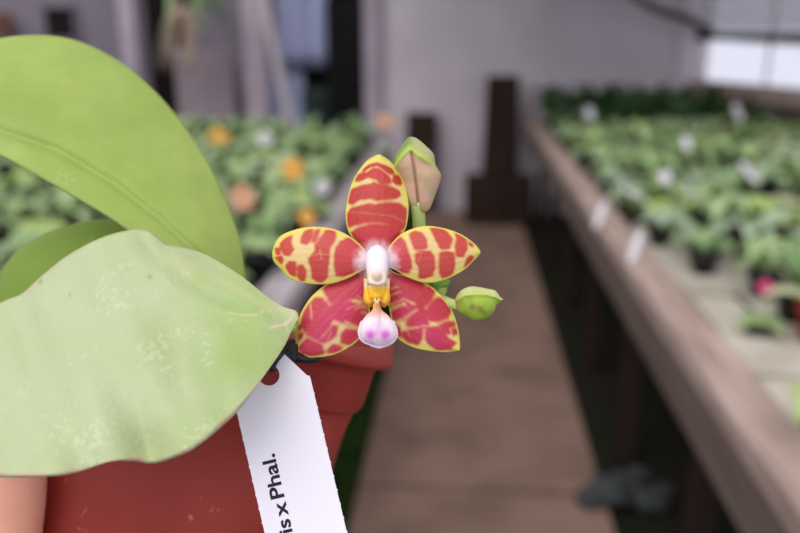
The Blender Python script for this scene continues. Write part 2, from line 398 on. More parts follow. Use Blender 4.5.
# ================= BENCH PLANTS =================
def leaf_part(bm, az, ln, wd, rise, droop, seg=7):
    """one strap leaf from the origin"""
    rows = []
    for i in range(seg+1):
        t = i/seg; r = ln*(0.05+0.95*t); z = rise*math.sin(t*2.2)*ln - droop*ln*t**3
        hw = wd*math.sin(math.pi*min(1, 0.12+0.88*t)**0.8)*0.5 + 0.002
        if i == seg: hw = 0.001
        row = []
        for s in (-1, -0.5, 0, 0.5, 1):
            x = r; y = s*hw; zz = z + 0.25*hw*abs(s)
            row.append(bm.verts.new((x*math.cos(az)-y*math.sin(az), x*math.sin(az)+y*math.cos(az), zz)))
        rows.append(row)
    for i in range(seg):
        for j in range(4): bm.faces.new((rows[i][j], rows[i+1][j], rows[i+1][j+1], rows[i][j+1]))
def make_plant(seed, leafm, n=6, ln=0.11, wd=0.055, rise=0.35, droop=0.2, pot='black'):
    rnd = random.Random(seed); t = empty('potted_orchid', (0, 0, 0))
    bm = bmesh.new(); bm_tube(bm, [(0, 0, 0), (0, 0, 0.06), (0, 0, 0.062), (0, 0, 0.075), (0, 0, 0.0749), (0, 0, 0.06)], [0.032, 0.042, 0.046, 0.047, 0.041, 0.04], 16)
    link('pot', bm_mesh(bm), M[pot], t)
    bm = bmesh.new()
    for k in range(n):
        leaf_part(bm, 2*math.pi*k/n*1.0+(k % 2)*0.5+rnd.uniform(-.3, .3), ln*rnd.uniform(.7, 1.2), wd*rnd.uniform(.8, 1.2), rise*rnd.uniform(.5, 1.7), droop*rnd.uniform(.4, 1.5))
    me = bm_mesh(bm)
    o = link('foliage', me, M[leafm], t); o.location = (0, 0, 0.068)
    md = o.modifiers.new('s', 'SOLIDIFY'); md.thickness = 0.0018
    return t
protos = [make_plant(1, 'g1'), make_plant(2, 'g2', 7, .12, .05, .45), make_plant(3, 'g3', 5, .12, .06, .3, .3), make_plant(4, 'g4', 6, .12, .065, .3, .25),
          make_plant(5, 'g2', 8, .09, .04, .6, .1), make_plant(6, 'g6', 6, .1, .05, .35, .2, 'pot'), make_plant(7, 'g5', 8, .15, .05, .9, .1), make_plant(8, 'g1', 6, .13, .07, .5, .4)]
used = set()
def copy_tree(o, parent=None):
    c = o.copy(); COL.objects.link(c); c.parent = parent
    for ch in list(o.children):
        d = ch.copy(); COL.objects.link(d); d.parent = c
        for g in list(ch.children):
            e = g.copy(); COL.objects.link(e); e.parent = d
    return c
def place(pi, x, y, z, rz, sc, label, grp):
    src = protos[pi]
    o = src if pi not in used else copy_tree(src)
    used.add(pi); o.location = (x, y, z); o.rotation_euler = (0, 0, rz); o.scale = (sc,)*3
    tag(o, label, 'plant', grp); return o
def inview(p, mx=30):
    q = Vector(p)-CAM; d = q.dot(F)
    if d < 0.1: return False
    x = 400+FPX*q.dot(RT)/d; y = 266.5-FPX*q.dot(UP)/d
    return -mx < x < 800+mx and -mx < y < 533+mx
# right bench
y = 1.56
while y < 6.45:
    x0 = 0.66 if y > 2.5 else (0.70 if y > 2.15 else 0.80)
    x = x0+random.uniform(0, 0.05)
    while x < min(1.80+(6.55-y)*0.43, 2.9):
        xx, yy = x+random.uniform(-.02, .02), y+random.uniform(-.03, .03)
        if inview((xx, yy, 0.9), 40):
            far = y > 6.0; zone = 'far' if y > 4.9 else 'mid' if y > 3.2 else 'near'
            side = 'rail' if x < 1.05 else 'window' if x > 1.6 else 'centre'
            pi = 6 if (far or (y > 5.5 and random.random() < .5)) else random.choice([0, 1, 2, 3, 4, 5, 7, 0, 3, 2])
            where = {'rail': 'near its rail', 'window': 'near the windows', 'centre': 'along its middle'}[side]
            depth = {'far': 'at the far end', 'mid': 'midway', 'near': 'at the near end'}[zone]
            if pi == 6:
                lab, g = 'tall dark green potted orchid before the white wall, %s' % where, 'dark orchids at the far end, '+side
            else:
                nm = {0: 'mid green', 7: 'broad mid green', 1: 'dark mid green', 2: 'yellow-green', 3: 'pale grey-green', 4: 'bushy narrow leaved', 5: 'pale olive'}[pi]
                lab, g = '%s potted orchid %s of the window bench, %s' % (nm, depth, where), '%s orchids on the window bench, %s %s' % (nm, zone, side)
            place(pi, xx, yy, BZ-0.012+(0.031 if yy < 2.85 and xx < 1.08 else 0), random.uniform(0, 6.28), random.uniform(0.85, 1.25)*(1.2 if far else 1), lab, g)
        x += 0.165
    y += 0.165
# left bench
y = 1.6
while y < 5.1:
    x = -0.61+random.uniform(-0.03, 0)
    while x > -2.5:
        xx, yy = x+random.uniform(-.02, .02), y+random.uniform(-.03, .03)
        if inview((xx, yy, 0.9), 30) :
            zone = 'far' if y > 4.4 else 'mid' if y > 3.0 else 'near'; side = 'rail' if x > -1.2 else 'back'
            pi = random.choice([0, 1, 2, 3, 4, 7, 1, 0]); nm = {0: 'mid green', 7: 'broad mid green', 1: 'dark mid green', 2: 'yellow-green', 3: 'pale grey-green', 4: 'bushy narrow leaved'}[pi]
            depth = {'far': 'in the far rows', 'mid': 'in the middle rows', 'near': 'in the near rows'}[zone]
            place(pi, xx, yy, BZ-0.012, random.uniform(0, 6.28), random.uniform(0.95, 1.35), '%s potted orchid %s behind the red flower, %s' % (nm, depth, 'near the rail' if side == 'rail' else 'far from rail'),
                  '%s orchids behind the flower, %s %s' % (nm, zone, side))
        x -= 0.18
    y += 0.18
# single near leafy plant at the bench edge
c = on(812, 395, 2, 0.9)
place(2, c.x+0.03, c.y, BZ+0.021, 1.0, 0.9, 'bright green potted orchid standing alone on the pale pavers', None)

# small flowering stems between the pots
def flower_stem(px, py, z, m, sz, label, n=5):
    c = on(px, py, 2, z); t = empty('flowering_orchid', (c.x, c.y, BZ-0.012))
    bm = bmesh.new(); bm_tube(bm, [(0, 0, 0), (0, 0, 0.04), (0, 0, 0.041), (0, 0, 0.055), (0, 0, 0.0549)], [0.022, 0.028, 0.031, 0.031, 0.026], 14); link('pot', bm_mesh(bm), M['black'], t)
    bm = bmesh.new()
    for q in range(4): leaf_part(bm, q*1.6+.4, .07, .04, .3, .2)
    f = link('foliage', bm_mesh(bm), M['g1'], t); f.location = (0, 0, 0.05); f.modifiers.new('s', 'SOLIDIFY').thickness = 0.0015
    h = z-BZ+0.012
    bm = bmesh.new(); bm_tube(bm, [(0, 0, 0.045), (0.006, 0.004, h*0.5), (0, 0.004, h)], 0.0022, 8); link('flower_stem', bm_mesh(bm), M['stem'], t)
    bm = bmesh.new(); dirv = (CAM-c).normalized(); q = dirv.to_track_quat('Z', 'Y').to_matrix().to_4x4()
    for i in range(n):
        tmp = bmesh.new(); leaf_part(tmp, 2*math.pi*i/n+0.3, sz, sz*0.85, 0.25, 0.15, 5); me = bm_mesh(tmp); bm.from_mesh(me); bpy.data.meshes.remove(me)
    bmesh.ops.create_uvsphere(bm, u_segments=10, v_segments=6, radius=sz*0.2)
    bmesh.ops.transform(bm, matrix=q, verts=bm.verts)
    f = link('flower', bm_mesh(bm), M[m], t); f.location = (0, 0, h+sz*0.3); f.modifiers.new('s', 'SOLIDIFY').thickness = 0.0012
    tag(t, label, 'plant', None)
flower_stem(219, 143, 0.98, 'orange', 0.06, 'orange flower on a stem close to the edge of the tall upright leaf')
flower_stem(293, 173, 0.98, 'orange', 0.05, 'bright orange flower standing above the leaves between tall leaf and red flower')
flower_stem(243, 203, 0.97, 'peach', 0.05, 'pale peach flower beside the white label near the tall leaf')
flower_stem(307, 220, 0.96, 'orange', 0.028, 'small orange flower just above the left petal of the red flower')
flower_stem(385, 124, 1.0, 'peach', 0.055, 'faint peach flower in front of the white wall above the red flower')
flower_stem(765, 290, 0.93, 'pinkf', 0.02, 'small pink flower beside the pale pavers on the window bench')
flower_stem(322, 190, 0.93, 'whitef', 0.034, 'white flower among the leaves above the left petal')
flower_stem(265, 142, 0.96, 'whitef', 0.05, 'small white flower beside the orange one in the far rows')

# plastic plant labels stuck between the pots
def stick(px, py, z, label, l=0.075, wd=0.02, tilt=35, rz=0, roll=0):
    c = on(px, py, 2, z)
    bm = bmesh.new()
    pts = [(-wd/2, 0.0), (-wd/2, l*0.85), (-wd*0.3, l), (wd*0.3, l), (wd/2, l*0.85), (wd/2, 0.0), (0.0, -l*0.25)]
    f = bm.faces.new([bm.verts.new((x, y, 0)) for x, y in pts]); r = bmesh.ops.extrude_face_region(bm, geom=[f])
    bmesh.ops.translate(bm, verts=[v for v in r['geom'] if isinstance(v, bmesh.types.BMVert)], vec=(0, 0, 0.0012))
    o = link('plant_label', bm_mesh(bm), M['wtag'], None, False); o.location = c; o.rotation_euler = (R(tilt), R(roll), R(rz)); tag(o, label, 'label', None)
stick(597, 224, .84, 'white plant label leaning on the bench rail, farther of the two', .09, .024, 55, -35)
stick(632, 258, .84, 'white plant label leaning on the bench rail, nearer of the two', .09, .024, 55, -35)
stick(644, 200, .93, 'long white plant label lying across pots beside the rail', .1, .035, 30, 70)
stick(666, 182, .94, 'round-looking white plant label upright amid the pots', .05, .045, 50, 10)
stick(693, 196, .93, 'dull white plant label behind the long lying one', .06, .035, 40, 30)
stick(687, 148, .94, 'pale plant label amid yellow-green orchids in the middle rows', .07, .04, 50, 0)
stick(756, 180, .95, 'bright white plant label slanting near the windows', .09, .05, 40, 40)
stick(780, 262, .90, 'broad white plant label above the pink flower', .09, .032, 25, 75)
stick(590, 118, .95, 'tiny pale plant label in the far corner by the rail', .09, .05, 50, 0)
stick(740, 118, .98, 'tiny white plant label under the far window', .1, .05, 50, 20)
stick(235, 212, .92, 'white plant label lying beside the pale peach flower', .1, .04, 20, 80)

# hanging orchid on a slab before the dark doorway
c = on(182, 18, 1, 7.4); t = empty('hanging_orchid', c)
box('cork_mount', -0.09, 0.09, 0.0, 0.04, -0.08, 0.2, M['brown'], t, bev=0.01)
bm = bmesh.new()
for i in range(26):
    a = random.uniform(-.14, .14); l = random.uniform(.25, .55)
    bm_tube(bm, cr([(a*.4, -.01, .1), (a, -.05, 0), (a*1.3-.05, -.04, -l*.6), (a*1.2-.08, -.03, -l)], 8), 0.008, 6)
link('roots', bm_mesh(bm), M['peach'] if False else mat('dry_roots', (196, 174, 156), 0.8, 0.2, var=(140, 122, 108), scale=30, vamt=0.7), t)
bm = bmesh.new()
for i in range(12): leaf_part(bm, random.uniform(-2.0, 0.9), random.uniform(.25, .5), .1, random.uniform(.2, .8), random.uniform(.3, 1.2))
f = link('foliage', bm_mesh(bm), M['g2'], t); f.location = (0.08, -0.06, 0.1); f.modifiers.new('s', 'SOLIDIFY').thickness = 0.002
bm = bmesh.new(); bm_tube(bm, [(0, 0.02, 0.2), (0, 0.02, 1.0)], 0.004, 6); link('hanging_wire', bm_mesh(bm), M['black'], t)
tag(t, 'mounted orchid with dangling dry roots hanging before the dark doorway', 'plant')

# ================= THE ORCHID IN HAND =================
orchid = empty('potted_orchid', P(222, 470, 0.32)); OO = orchid.location.copy()
tag(orchid, 'orchid with broad pale leaves and a red spotted flower in a brick red pot', 'plant')
def child(name, verts, faces, m, cols=None, parent=orchid, smooth=True, base=OO):
    return link(name, mesh(local(verts, base), faces, cols), m, parent, smooth)

def leaf(name, up_r, lo_r, dfun, m, colf, nu=110, nv=44, th=0.0016):
    A = cr(up_r, nu); B = cr(lo_r, nu); vs = []; cols = []
    U, V = np.meshgrid(np.linspace(0, 1, nu), np.linspace(0, 1, nv), indexing='ij')
    X = A[:, None, 0]*(1-V)+B[:, None, 0]*V; Y = A[:, None, 1]*(1-V)+B[:, None, 1]*V
    D = dfun(U, V, X, Y)
    for i in range(nu):
        for j in range(nv): vs.append(P(X[i, j], Y[i, j], D[i, j]))
    c = colf(U, V, X, Y).reshape(-1, 3)
    o = child(name, vs, grid_faces(nu, nv), m, c)
    md = o.modifiers.new('thickness', 'SOLIDIFY'); md.thickness = th; md.offset = 0
    return o
def lerp3(a, b, t): return lin(a)*(1-t[..., None])+lin(b)*t[..., None]
# tall leaf
RIBA = [(-40, 118), (0, 131), (60, 152), (115, 185), (160, 220), (205, 262), (235, 305)]
def colA(U, V, X, Y):
    g = lerp3((178, 202, 96), (188, 210, 112), sstep(0.0, 0.8, V*0+vnoise(X*0.02+9, Y*0.02+3)))
    rib = np.exp(-(line_d(X, Y, RIBA)/1.7)**2)*0.6
    dl = np.exp(-((line_d(X, Y, RIBA)-4)/1.6)**2)*.3; g = g*(1-dl[..., None])+lin((138, 168, 58))*dl[..., None]
    st = 0.12*(np.sin(V*150+vnoise(U*6, V*20)*5)*0.5+0.5)
    g = g*(1-st[..., None])+lin((192, 212, 126))*st[..., None]
    g = g*(1-rib[..., None])+lin((200, 216, 136))*rib[..., None]
    e = sstep(0.965, 1.0, V)+sstep(0.985, 1, 1-V); return g*(1-e[..., None]*.6)+lin((196, 205, 130))*e[..., None]*.6
leaf('leaf', [(262, 345), (246, 300), (243, 270), (238, 238), (226, 205), (206, 162), (172, 112), (132, 72), (90, 47), (50, 37), (0, 40), (-50, 58), (-95, 100)],
     [(236, 350), (205, 305), (180, 265), (150, 243), (130, 232), (110, 218), (80, 200), (40, 177), (0, 155), (-50, 132), (-95, 101)],
     lambda U, V, X, Y: 0.262+0.010*U+0.036*(1-V)*np.sin(U*3.14)**.6-0.005*np.sin(V*3.14)*np.sin(U*3.14)**.5+0.0016*np.exp(-(line_d(X, Y, RIBA)/5)**2), M['leafA'], colA)
# back leaf
def colC(U, V, X, Y):
    g = lerp3((134, 168, 56), (156, 186, 76), vnoise(X*0.03, Y*0.03)); e = sstep(0.9, 1, 1-V); return g*(1-e[..., None]*.5)+lin((170, 190, 90))*e[..., None]*.5
leaf('leaf', [(250, 350), (220, 290), (180, 240), (150, 226), (122, 221), (90, 222), (55, 231), (20, 251), (-5, 283), (-30, 330)],
     [(235, 365), (200, 350), (160, 340), (110, 345), (80, 350), (50, 355), (20, 365), (0, 372), (-15, 370), (-30, 332)],
     lambda U, V, X, Y: 0.278+0.02*U-0.014*np.sin(V*3.14)*np.sin(np.clip(U, 0, 1)*3.14)**.5+0.01*(1-V), M['leafA'], colC)
# wide pale leaf
def colB(U, V, X, Y):
    n = vnoise(X*0.012+4, Y*0.012+8)*.6+vnoise(X*.05, Y*.05)*.4
    g = lerp3((164, 188, 112), (190, 202, 156), np.clip(sstep(260, 60, X)*.75+n*.5-.1, 0, 1))
    st = np.exp(-(line_d(X, Y, [(175, 258), (225, 285), (272, 311), (292, 313)])/5)**2)*.5  # highlight along the fold crest, painted as a pale streak
    g = g*(1-st[..., None])+lin((202, 204, 150))*st[..., None]
    sc = np.exp(-(line_d(X, Y, [(270, 329), (282, 326), (290, 321), (294, 314)])/1.6)**2)*.9+np.exp(-(line_d(X, Y, [(228, 313), (245, 316), (258, 316)])/1.3)**2)*.5
    sc = np.clip(sc, 0, 1); g = g*(1-sc[..., None])+lin((226, 200, 172))*sc[..., None]
    e = np.clip(sstep(0.975, 1, V)+sstep(0.985, 1, 1-V), 0, 1)*(0.35+.65*(vnoise(X*.09, Y*.09) > .55)); g = g*(1-e[..., None]*.8)+lin((208, 176, 140))*e[..., None]*.8
    dk = np.exp(-(np.hypot(X-151, Y-278)/2.2)**2)*.7+np.exp(-(np.hypot(X-42, Y-283)/2.)**2)*.6+np.exp(-(np.hypot(X-71, Y-297)/1.6)**2)*.5
    dk = np.clip(dk, 0, 1); return g*(1-dk[..., None])+lin((90, 60, 50))*dk[..., None]
def depB(U, V, X, Y):
    env = np.sin(np.clip(U, 0, 1)*3.14)**.5
    d = 0.234-0.006*U-0.026*V*sstep(0, .25, U)+0.026*(1-V)**1.5*sstep(.0, .35, U)
    d += -0.007*np.exp(-(line_d(X, Y, [(150, 236), (175, 262), (215, 288), (290, 316)])/16)**2)*sstep(0.02, .3, U)
    d += 0.003*np.sin(X*.035+Y*.02)*env*V + 0.0012*np.sin(X*.09-Y*.04)*env
    d += 0.003*np.exp(-((X-150)/20)**2)*np.exp(-((V-.95)/.1)**2)
    return d
leaf('leaf', [(298, 316), (296, 311), (282, 307), (264, 296), (235, 273), (205, 256), (182, 249), (165, 246), (155, 238), (146, 232), (132, 231), (100, 240), (67, 258), (41, 279), (23, 295), (0, 305), (-40, 330), (-80, 370), (-100, 410)],
     [(298, 318), (295, 324), (291, 330), (282, 349), (264, 376), (241, 405), (217, 428), (200, 442), (182, 453), (156, 462), (135, 460), (109, 462), (76, 472), (41, 476), (0, 475), (-40, 468), (-80, 445), (-100, 412)],
     depB, M['leafB'], colB, nu=170, nv=90)
# crown joining the leaves
bm = bmesh.new(); bm_tube(bm, [P(226, 360, .32)-OO, P(240, 345, .30)-OO, P(255, 335, .278)-OO, P(275, 326, .25)-OO, P(291, 320, .2385)-OO], [.013, .0125, .010, .0045, .0012], 16)
link('crown', bm_mesh(bm), M['crown'], orchid)

# pot: loft of rounded squares in its own tilted frame
tilt = R(13); tp = R(-1)
pz = (RT*math.sin(tilt)+UP*(math.cos(tilt)*math.cos(tp))-F*math.sin(tp)*math.cos(tilt)).normalized()
pxv = (RT*math.cos(tilt)-UP*math.sin(tilt)); pxv = (pxv-pz*pxv.dot(pz)).normalized(); pyv = pz.cross(pxv)
px2m = 0.268/FPX
pc = P(203, 326, 0.268)+F*0.058
def ring(hw, z, n=72, p=6.5):
    o = []
    for k in range(n):
        a = 2*math.pi*k/n; c, s = math.cos(a), math.sin(a); r = (abs(c)**p+abs(s)**p)**(-1/p)
        ex, off = (19, 0) if z < -70 else (8, 11)
        o.append(pc+pxv*(off*px2m)+(pxv*c*r+pyv*s*r)*((hw+ex)*px2m*0.985)+pz*(z*px2m))
    return o
def lofted(prof, name, m, cap0=True, cap1=False):
    vs = []; n = 72
    for hw, z in prof: vs += ring(hw, z)
    fs = grid_faces(len(prof), n, True)
    if cap0: fs.append(list(range(n)))
    if cap1: fs.append(list(range((len(prof)-1)*n, len(prof)*n))[::-1])
    me = mesh(local(vs, OO), fs); b = bmesh.new(); b.from_mesh(me); bmesh.ops.recalc_face_normals(b, faces=b.faces); b.to_mesh(me); b.free()
    o = link(name, me, m, orchid); return o
potb = lofted([(112, -290), (120, -288), (121, -284), (133, -200), (144, -74), (146, -66), (149, -65), (154, -63), (157, -58), (161, -20), (163, -15), (172, -9), (177, -8), (179, -5), (178, -1), (172, 4), (162, 9), (157, 10), (153, 4), (150, -60), (138, -120), (118, -276), (60, -280)], 'pot', M['pot'], True, True)
for mod in ():
    pass
lofted([(150, -60), (149, -30), (120, -24), (60, -20), (5, -20)], 'potting_bark', M['bark'], True, True)

# spike
def tube_px(name, pts, rad, m, parent=orchid, n=14, N=24, base=OO):
    q = cr(pts, N); bm = bmesh.new(); rr = np.interp(np.linspace(0, 1, N), np.linspace(0, 1, len(rad)), rad) if hasattr(rad, '__len__') else rad
    bm_tube(bm, [P(a, b, c)-base for a, b, c in q], rr, n); return link(name, bm_mesh(bm), m, parent)
spike = tube_px('flower_spike', [(250, 350, .30), (290, 335, .285), (340, 305, .262), (385, 288, .252), (425, 284, .247), (434, 283, .2465)], [.0024, .0022, .0018], M['stem'])
tube_px('spike_node', [(430, 280, .2465), (439, 288, .2462), (438, 296, .2455)], [.0022, .0030, .0016], M['stem'])
bm = bmesh.new()
tube_px('bract', [(434, 282, .2455), (444, 283, .2448), (450, 281, .2445)], [.0028, .0020, .0004], mat('bract_green', (124, 184, 66), 0.4, 0.4, trans=.1))
tube_px('bud_stalk', [(436, 285, .247), (425, 262, .2475), (420, 235, .2465), (418.5, 215, .244), (417, 200, .241)], [.0020, .0021, .0021], M['stem'])
tube_px('bud_stalk', [(437, 292, .2457), (441, 298, .244), (449, 303, .2405), (458, 305, .237)], [.0010, .0016, .0015], M['stem'])
tube_px('flower_stalk', [(400, 286, .2505), (385, 272, .249), (378, 262, .243)], [.0016, .0016, .002], M['stem'])

# flower
def cp(ox, oy, s, pts): return [(ox+x/s, oy+y/s) for x, y in pts]
YEL, CRM = (228, 214, 104), (230, 200, 138)
CX, CY = 377, 263
def paint(X, Y, edge, blobs, red, soft=1.1, deep=None, pink=None, lines=(), glow=19, wob=0.5, st=1, grow=.5):
    Xw = X+(vnoise(X*.45+3, Y*.45)-.5)*wob*1.6; Yw = Y+(vnoise(X*.45+20, Y*.45+7)-.5)*wob*1.6
    base = lerp3(CRM, YEL, sstep(9, 1.5, edge))
    r = np.zeros(X.shape); dd = np.full(X.shape, -9.)
    for b in blobs:
        s = poly_sd(Xw, Yw, b)+grow; r = np.maximum(r, sstep(-soft*1.3, soft*1.3, s)); dd = np.maximum(dd, s)
    rb_ = r
    for _ in range(2):
        q = np.pad(rb_, 1, mode='edge'); rb_ = sum(q[1+a:1+a+X.shape[0], 1+b:1+b+X.shape[1]] for a in (-1, 0, 1) for b in (-1, 0, 1))/9
    r = sstep(.10, .98, rb_)
    for pl, wd, am in lines: r = r*(1-am*.62*np.exp(-(line_d(Xw, Yw, pl)/(wd*1.5))**2))
    r = r*sstep(0.4, 1.9, edge)
    c2 = np.broadcast_to(lin(red), X.shape+(3,)).copy()
    rc = np.hypot(X-CX, Y-CY)
    if deep is not None:
        k = sstep(3.2, 0.6, dd); c2 = c2*(1-k[..., None]*.8)+lin(deep)*k[..., None]*.8
    k = sstep(55, 18, rc)*.55; c2 = c2*(1-k[..., None])+lin((206, 62, 84))*k[..., None]
    if pink is not None:
        for (x, y, rad, am) in pink:
            k = np.exp(-(np.hypot(X-x, Y-y)/rad)**2)*am*(.35+.9*vnoise((X+Y*st*-.5)*.12+5, (Y-X*.5*st)*.55+9)); c2 = c2*(1-k[..., None])+lin((214, 74, 124))*k[..., None]
    mott = (vnoise(X*.9, Y*.9)-.5)*.16; c2 = c2*(1+mott[..., None])
    c = base*(1-r[..., None])+c2*r[..., None]
    k = sstep(glow+8, glow-7, rc+(vnoise(X*.3, Y*.3)-.5)*4); c = c*(1-k[..., None])+lin((250, 232, 240))*k[..., None]  # petal bases turn white around the flower centre
    return c
flower = empty('flower', (0, 0, 0)); flower.parent = orchid; FO = P(377, 265, .235); flower.location = FO-OO
def petal(name, ra, rb, dfun, blobs, red, nu=110, nv=80, label=None, **kw):
    A = cr(ra, nu); B = cr(rb, nu)
    U, V = np.meshgrid(np.linspace(0, 1, nu), np.linspace(0, 1, nv), indexing='ij')
    X = A[:, None, 0]*(1-V)+B[:, None, 0]*V; Y = A[:, None, 1]*(1-V)+B[:, None, 1]*V
    W = np.hypot(A[:, 0]-B[:, 0], A[:, 1]-B[:, 1])[:, None]
    out = np.vstack([A, B[::-1]]); 
    edge = np.minimum(line_d(X, Y, [tuple(q) for q in A[3::4]]+[tuple(A[-1])]), line_d(X, Y, [tuple(q) for q in B[3::4]]+[tuple(B[-1])]))
    cup = (1-(2*V-1)**2)
    D = dfun(U, V, X, Y, cup)
    D = D + 0.00003*np.sin(V*50)*np.sin(U*3.14)
    c = paint(X, Y, edge, blobs, red, **kw).reshape(-1, 3)
    vs = [P(X[i, j], Y[i, j], D[i, j]) for i in range(nu) for j in range(nv)]
    o = child(name, vs, grid_faces(nu, nv), M['petal'], c, parent=flower, base=FO)
    md = o.modifiers.new('thickness', 'SOLIDIFY'); md.thickness = 0.0007; md.offset = 0
    if label: o['label'] = label
    return o
ds = [cp(340, 150, 5.33, b) for b in (
 [(60, 440), (95, 415), (150, 400), (200, 394), (270, 405), (325, 438), (300, 465), (250, 510), (200, 560), (130, 540), (80, 470)],
 [(40, 340), (60, 312), (130, 292), (160, 285), (190, 292), (215, 285), (260, 280), (310, 282), (350, 310), (356, 380), (345, 420), (320, 425), (260, 396), (200, 383), (130, 390), (80, 403), (42, 418), (36, 380)],
 [(45, 240), (65, 210), (120, 190), (165, 184), (180, 172), (200, 184), (260, 192), (310, 215), (322, 242), (300, 262), (250, 265), (200, 272), (160, 262), (110, 268), (70, 292), (42, 285)],
 [(80, 170), (100, 130), (150, 122), (170, 105), (200, 100), (235, 122), (265, 150), (270, 182), (215, 180), (190, 158), (150, 150), (110, 170)],
 [(120, 112), (160, 80), (200, 70), (240, 85), (275, 105), (288, 130), (262, 132), (232, 108), (200, 88), (165, 92), (130, 120)],
 [(280, 140), (305, 135), (325, 160), (328, 188), (300, 190), (275, 172)])]
petal('dorsal_sepal', [(366, 259), (361.4, 246), (350.5, 234.6), (346.3, 220), (347.5, 202), (353.6, 181), (365, 164), (374, 157.5), (379.3, 155.3)],
      [(388, 258), (395, 243), (404.5, 230), (407.8, 213), (407, 195), (401, 176), (391.5, 164), (384, 158), (379.3, 155.3)],
      lambda U, V, X, Y, c: .2385+.002*U-.0032*c*np.sin(U*3)**.5+.004*U**3, ds, (192, 60, 54), deep=(190, 44, 34), soft=1.0,
      lines=[([(352, 212), (372, 214), (392, 216), (404, 222)], .6, .25)])
lp = [cp(270, 220, 7.61, b) for b in (
 [(500, 210), (535, 165), (590, 140), (620, 150), (660, 180), (700, 220), (760, 300), (700, 360), (620, 400), (560, 428), (500, 420), (488, 350), (490, 260)],
 [(340, 190), (365, 145), (400, 120), (412, 85), (450, 80), (500, 92), (505, 120), (490, 170), (455, 220), (455, 280), (445, 360), (440, 430), (400, 474), (350, 465), (320, 440), (315, 370), (290, 300), (320, 260), (345, 240)],
 [(235, 180), (240, 130), (270, 85), (328, 68), (322, 130), (285, 195)],
 [(318, 175), (347, 80), (385, 72), (372, 110), (337, 175)],
 [(80, 190), (110, 150), (175, 115), (165, 180), (188, 225), (150, 275), (110, 265), (85, 225)],
 [(120, 350), (150, 312), (198, 315), (203, 370), (198, 430), (158, 410)],
 [(215, 350), (250, 335), (280, 380), (270, 460), (235, 465), (212, 430)],
 [(42, 215), (75, 215), (85, 262), (55, 270)], [(45, 283), (95, 272), (105, 310), (92, 332)])]
petal('petal', [(370, 259), (361.4, 247), (345.6, 234.5), (327.6, 228.3), (305, 228), (285, 234), (277, 241.5), (273.6, 250), (273.3, 256)],
      [(369, 266), (359, 271.5), (345.6, 278.5), (327.6, 283.5), (305, 282.5), (290, 277.5), (281, 268), (275, 261.5), (273.3, 256)],
      lambda U, V, X, Y, c: .2365+.001*U-.0026*c*np.sin(U*3)**.5+.0035*U**3, lp, (198, 72, 64), deep=(202, 48, 36), soft=1.3,
      lines=[([(320, 250), (322, 259)], .5, .6), ([(324, 232), (319, 240), (313, 246)], .8, .4), ([(308, 256), (320, 254), (330, 255)], .6, .35)])
rp = [cp(384, 220, 7.61, b) for b in (
 [(30, 250), (60, 200), (95, 160), (130, 130), (165, 170), (180, 230), (208, 300), (214, 360), (190, 400), (130, 395), (80, 370), (30, 320)],
 [(190, 110), (240, 88), (290, 100), (325, 150), (330, 210), (290, 238), (240, 235), (215, 190)],
 [(235, 260), (290, 240), (350, 235), (385, 280), (390, 350), (370, 420), (300, 445), (260, 440), (268, 370), (240, 320)],
 [(345, 65), (420, 60), (480, 95), (520, 150), (500, 220), (430, 230), (400, 170), (370, 110)],
 [(420, 250), (470, 237), (530, 250), (540, 330), (520, 410), (440, 445), (420, 400), (415, 330)],
 [(530, 98), (580, 118), (625, 160), (632, 220), (600, 283), (550, 275), (537, 200), (550, 150)],
 [(640, 150), (680, 190), (672, 212), (645, 195)], [(605, 120), (630, 138), (620, 150), (600, 130)],
 [(615, 310), (650, 265), (680, 280), (650, 330), (605, 372)])]
petal('petal', [(384, 258), (393, 243), (404, 233), (422, 226.8), (440, 228), (458, 233.7), (471, 242), (477, 248), (479.6, 252)],
      [(384, 266), (395, 269), (408.7, 277), (426.7, 282.3), (444.8, 279), (462.8, 269.7), (473, 260), (477.5, 255.5), (479.6, 252)],
      lambda U, V, X, Y, c: .2365+.0005*U-.0026*c*np.sin(U*3)**.5+.003*U**3, rp, (198, 74, 66), deep=(200, 50, 36), soft=1.4,
      lines=[([(421, 253), (418, 262)], .5, .3), ([(416, 250), (430, 250), (450, 250)], .7, .45)])
ls = [cp(290, 270, 5.92, b) for b in (
 [(190, 95), (300, 70), (420, 0), (500, -20), (480, 60), (440, 180), (380, 170), (300, 190), (240, 200), (210, 150)],
 [(110, 210), (150, 165), (190, 165), (230, 210), (280, 240), (260, 290), (230, 330), (150, 365), (90, 370), (70, 310), (80, 260)],
 [(245, 205), (340, 180), (400, 200), (470, 190), (470, 240), (450, 300), (410, 340), (330, 320), (270, 300), (240, 240)],
 [(300, 380), (330, 345), (420, 360), (410, 410), (350, 445), (300, 430)],
 [(220, 470), (260, 435), (312, 455), (290, 487), (225, 492)],
 [(55, 460), (100, 400), (150, 420), (190, 440), (205, 490), (140, 507), (65, 492)],
 [(50, 330), (75, 320), (82, 348), (55, 360)], [(50, 380), (80, 370), (80, 400), (55, 420)],
 [(90, 380), (150, 350), (230, 320), (285, 330), (275, 385), (225, 425), (190, 430), (140, 405)])]
